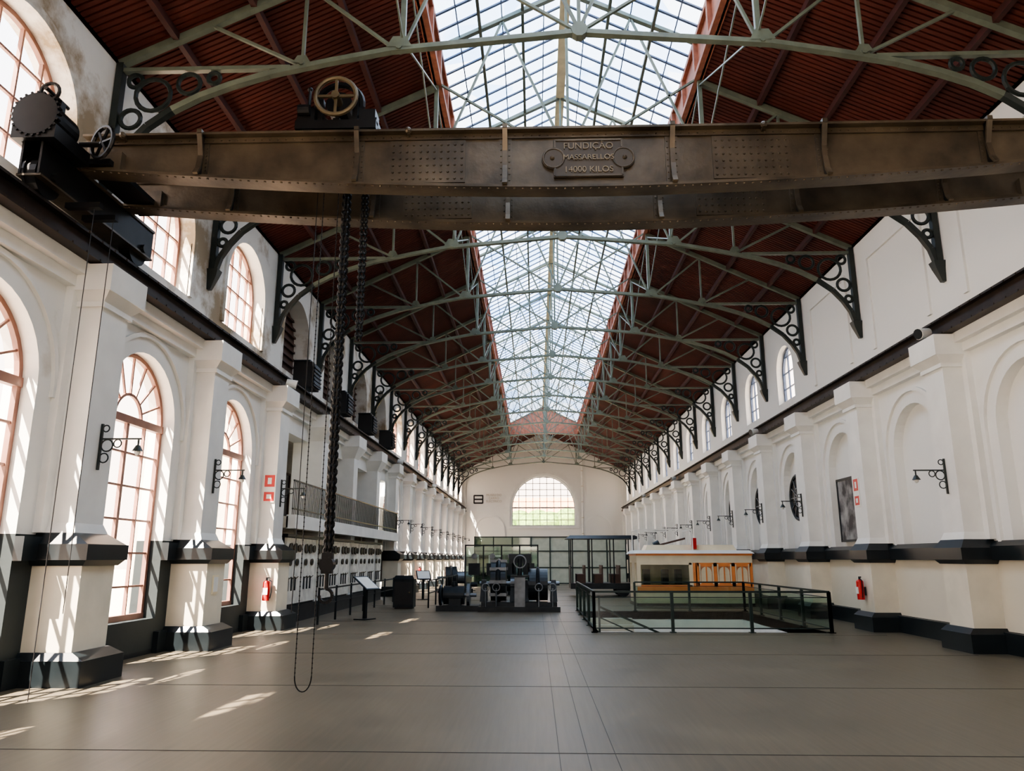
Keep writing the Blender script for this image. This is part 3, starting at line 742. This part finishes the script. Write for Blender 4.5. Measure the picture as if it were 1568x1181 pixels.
cp.box(-.7,.7,-.5,.5,0,.18,M_mach); cp.cyl((-.5,0,.5),(.2,0,.5),.3,M_mach,24); cp.cyl((.3,-.1,.5),(.4,-.1,.5),.38,M_mach2,24); cp.box(-.3,.1,-.3,.3,.18,.4,M_mach)
cp.cyl((-.15,0,.8),(-.15,0,.95),.08,M_mach,12); cp.torus((-.6,0,.5),(1,0,0),.3,.05,M_mach,24); cp.cyl((.2,0,.5),(.6,0,.5),.06,M_mach2)
cp.obj('electric_motor',(-3.4,26.2,0))
rk=MB()
for x in(-1.6,-.8,0,.8,1.6): rk.box(x-.03,x+.03,-.03,.03,0,2.3,M_mach)
rk.box(-1.63,1.63,-.03,.03,2.24,2.3,M_mach); rk.box(-1.6,1.6,.0,.02,.5,2.2,M_gglass)
for x in(-1.2,-.4,.4,1.2):
    rk.box(x-.25,x+.25,-.12,0,1.0,1.5,M_mach); rk.cyl((x,-.16,1.8),(x,-.05,1.8),.12,M_mach2,16); rk.cyl((x-.15,-.1,.6),(x+.15,-.1,.6),.1,M_mach,12)
rk.obj('control_rack',(-2.3,34,0))

# ---------------------------------------------------------------- tram
tm=MB(); L=4.2;D=2.1
tm.box(0,L,0,D,.05,.7,M_tcream); tm.box(0,L,-.02,0,.5,.7,M_orange); tm.box(-.03,L,-.03,D+.03,.0,.12,M_mach)
for x in(0,1.9,2.04): tm.box(x,x+.14,0,.08,.7,1.55,M_orange if x>2.0 else M_tcream)
tm.box(.14,2.0,.0,.06,.7,.76,M_orange); tm.box(.14,2.0,.0,.06,1.48,1.55,M_tcream); tm.face([(.14,.04,.76),(1.95,.04,.76),(1.95,.04,1.5),(.14,.04,1.5)],M_gglass)
nW=3; ww=(L-2.25)/nW
for i in range(nW):
    x=2.2+i*ww
    tm.box(x-.06,x+.06,0,.08,.7,1.55,M_orange); tm.box(x,x+ww,.0,.06,1.42,1.55,M_orange); tm.box(x,x+ww,.0,.06,.7,.85,M_orange)
    for a,b_ in((x+.07,x+.11),(x+ww-.11,x+ww-.07)): tm.box(a,b_,-.01,.05,.8,1.5,M_tcream)
    tm.face([(x+.06,.05,.82),(x+ww-.06,.05,.82),(x+ww-.06,.05,1.45),(x+.06,.05,1.45)],M_terra)
    arcp=[(x+ww/2-.19*math.cos(pi*j/8),.03,1.22+.19*math.sin(pi*j/8)) for j in range(9)]
    tm.face([(x+ww/2-.19,.03,.88)]+arcp+[(x+ww/2+.19,.03,.88)],M_tcream)
    tm.box(x+ww/2-.02,x+ww/2+.02,0,.04,.85,1.42,M_orange)
tm.box(L-.1,L,0,D,.7,1.55,M_orange); tm.box(0,L,D-.06,D,.7,1.55,M_tcream); tm.box(0,.08,D*.3,D*.7,.7,1.55,M_tcream)
tm.box(0,L,0,D,1.55,1.85,M_tcream); tm.box(-.02,L+.02,-.02,D+.02,1.81,1.88,M_orange)
tm.frus(-.12,L+.08,-.12,D+.12,1.88,.0,L-.05,.1,D-.1,2.0,M_white)
tm.frus(.4,L-.4,.5,D-.5,2.0,.5,L-.5,.6,D-.6,2.2,M_tcream)
for x in(.1,2.1): 
    for y_ in(.15,1.9): tm.cyl((x,y_,2.0),(x,y_,2.75),.025,M_white,8)
for y_ in(.15,1.9): tm.bar((.1,y_,2.75),(2.1,y_,2.75),.04,.04,M_white)
for x in(.1,2.1): tm.bar((x,.15,2.75),(x,1.9,2.75),.04,.04,M_white)
tm.cyl((1.0,1.0,2.2),(2.0,1.0,2.45),.035,M_brown,8); tm.cyl((.8,1.0,2.2),(1.0,1.0,2.3),.1,M_mach,10)
tm.box(2.15,2.28,.3,.6,2.05,2.45,M_red)
for x in(.5,1.2,1.7): tm.box(x-.12,x+.12,1.0,1.3,.75,1.3,M_dark)
tm.obj('tram',(2.9,28.4,0))
ot=MB()
ot.box(-1.5,1.5,-1,1,.35,.6,M_mach); 
for x in(-.9,.9):
    for y_ in(-.85,.85): ot.cyl((x,y_-.06,.3),(x,y_+.06,.3),.3,M_mach,20)
for x in(-1.4,-.5,.5,1.4):
    for y_ in(-.9,.9): ot.cyl((x,y_,.6),(x,y_,2.6),.03,M_mach,8)
ot.frus(-1.7,1.7,-1.15,1.15,2.6,-1.5,1.5,-.9,.9,2.75,M_mach)
for x in(-1.0,-.2,.6): ot.box(x-.2,x+.2,-.8,.8,.6,1.0,M_brown); ot.box(x+.15,x+.2,-.8,.8,1.0,1.4,M_brown)
ot.box(-1.5,-1.45,-.9,.9,.6,1.4,M_mach); ot.box(1.45,1.5,-.9,.9,.6,1.4,M_mach)
ot.obj('open_tram',(2.3,36.5,0))
# partition
M_pwall=mat('partition_panel_green',(0.42,0.47,0.40),0.5,var=.1)
pt=MB(); y_=53
for i in range(9):
    x=-5+i*10.4/8; pt.box(x-.04,x+.04,y_-.05,y_+.05,0,3.2,M_green)
for z in(.05,1.1,2.2,3.15): pt.box(-5,5.4,y_-.04,y_+.04,z-.04,z+.04,M_green)
pt.box(-5,-1.2,y_,y_+.01,0.05,3.15,M_pglass); pt.box(-1.2,5.4,y_,y_+.03,0.05,3.15,M_pwall)
for x in(-5,5.4):
    pt.box(x-.05,x+.05,y_,y_+6,3.1,3.2,M_green); pt.box(x-.005,x+.005,y_,y_+6,0,3.15,M_pglass)
pt.obj('glass_partition')
lc=MB(); lc.box(-.25,.25,-.2,.2,0,.03,M_mach); lc.box(-.05,.05,-.04,.04,.03,.95,M_mach)
lc.mesh([(-.3,-.28,.85),(.3,-.28,.85),(.3,.22,1.2),(-.3,.22,1.2),(-.3,-.26,.82),(.3,-.26,.82),(.3,.24,1.17),(-.3,.24,1.17)],[(0,1,2,3),(4,5,6,7),(0,1,5,4),(1,2,6,5),(2,3,7,6),(3,0,4,7)],M_mach)
lc.face([(-.26,-.25,.875),(.26,-.25,.875),(.26,.18,1.176),(-.26,.18,1.176)],M_white)
LC=lc.data('information_lectern')
for p in((-5.7,22.3,0,1.1),(-5.6,33,0,.3)): place('information_lectern',LC,p[:3],(0,0,p[3]))
cbn=MB(); cbn.box(-.35,.35,-.3,.3,.05,1.0,M_mach); cbn.frus(-.38,.38,-.33,.33,1.0,-.3,.3,-.2,.2,1.12,M_mach); cbn.box(-.3,.3,-.32,-.3,.15,.9,M_dark); cbn.box(-.3,.3,-.25,.25,0,.05,M_dark); cbn.ball((.22,-.34,.55),.03,M_brass)
cbn.obj('display_cabinet',(-5.4,27.2,0))
br=MB()
for i in range(6):
    y_=27.5+i*2; br.cyl((-4.6,y_,0),(-4.6,y_,.95),.03,M_mach,8)
for z in(.93,.5): br.bar((-4.6,27.5,z),(-4.6,37.5,z),.035,.035,M_mach,(0,0,1))
br.obj('barrier_railing')
ip=MB(); ip.box(-.4,.4,-.03,.03,.9,1.9,M_white); ip.box(-.03,.03,-.03,.03,0,.9,M_mach); ip.box(-.25,.25,-.2,.2,0,.04,M_mach); ip.box(-.33,.33,-.04,-.03,1.3,1.8,M_poster)
IP=ip.data('information_board')
for p in((-4.3,42,0),(-3.2,46,0)): place('information_board',IP,p)
gm=MB(); gm.box(-.9,.9,-.6,.6,0,.2,M_mach); gm.cyl((-.5,0,.75),(.1,0,.75),.55,M_mach,26); gm.torus((-.2,0,.75),(1,0,0),.56,.06,M_mach,30); gm.cyl((.1,0,.75),(.8,0,.75),.3,M_mach2,20); gm.frus(.55,.8,-.3,.3,.2,.6,.75,-.15,.15,.75,M_mach); gm.cyl((-.9,0,.75),(.9,0,.75),.06,M_mach2)
GM=gm.data('generator')
for p in((-5.0,40,0),(-1.8,37.5,0)): place('generator',GM,p,(0,0,.2))

# ---------------------------------------------------------------- exterior
ex=MB(); ex.box(-80,80,-60,160,-3.6,-3.2,M_ground)
ex.box(-80,-11.3,-60,160,-3.2,-.3,M_ground); ex.box(8.6,80,-60,160,-3.2,-.3,M_ground); ex.box(-11.3,8.6,YE+.7,160,-3.2,-.3,M_ground); ex.box(-11.3,8.6,-60,YA-.7,-3.2,-.3,M_ground)
ex.obj('exterior_ground')
hs_=MB(); hs_.box(-12,12,98,106,-.3,6.9,M_tcream); hs_.frus(-13,13,97,107,6.9,-9,9,101,103,9.6,M_terra)
for i in range(7): hs_.box(-10+i*3.2,-9+i*3.2,97.9,98.05,4,6,M_dark)
hs_.obj('neighbouring_house')
tr2=MB()
for i in range(16):
    x=-9+i*1.2+random.uniform(-.4,.4); tr2.ball((x,90+random.uniform(-1,1),5.3+random.uniform(-.6,.6)),1.7,M_leaf,10,7); tr2.cyl((x,90,-.3),(x,90,4),.15,M_brown,6)
tr2.obj('tree_row')

# ---------------------------------------------------------------- light
w=bpy.data.worlds.new('World'); scene.world=w; w.use_nodes=True; nt=w.node_tree
bg=nt.nodes['Background']
tc=nt.nodes.new('ShaderNodeTexCoord'); sp=nt.nodes.new('ShaderNodeSeparateXYZ'); nt.links.new(tc.outputs['Generated'],sp.inputs[0])
r=nt.nodes.new('ShaderNodeValToRGB'); r.color_ramp.elements[0].color=(1,.87,.76,1); r.color_ramp.elements[1].color=(.6,.77,1,1); r.color_ramp.elements[1].position=.8
nt.links.new(sp.outputs['Z'],r.inputs['Fac']); nt.links.new(r.outputs['Color'],bg.inputs['Color']); bg.inputs['Strength'].default_value=4.6
su=bpy.data.lights.new('sun','SUN'); su.energy=38; su.angle=.009; su.color=(1,.94,.85)
so=bpy.data.objects.new('sun',su); COL.objects.link(so); so.location=(-30,-20,40)
so.rotation_euler=Vector((.45,.55,-1.0)).to_track_quat('-Z','Y').to_euler()
try:
    scene.view_settings.view_transform='AgX'; scene.view_settings.look='AgX - Medium High Contrast'; scene.view_settings.exposure=0.5
except Exception as ex_: print(ex_)

cam=bpy.data.cameras.new('camera'); co=bpy.data.objects.new('camera',cam); COL.objects.link(co)
co.location=(-.8,0,1.7); co.rotation_euler=(math.radians(90+12.98),0,math.radians(1.75))
cam.sensor_width=36; cam.lens=26.4; cam.clip_end=500
scene.camera=co
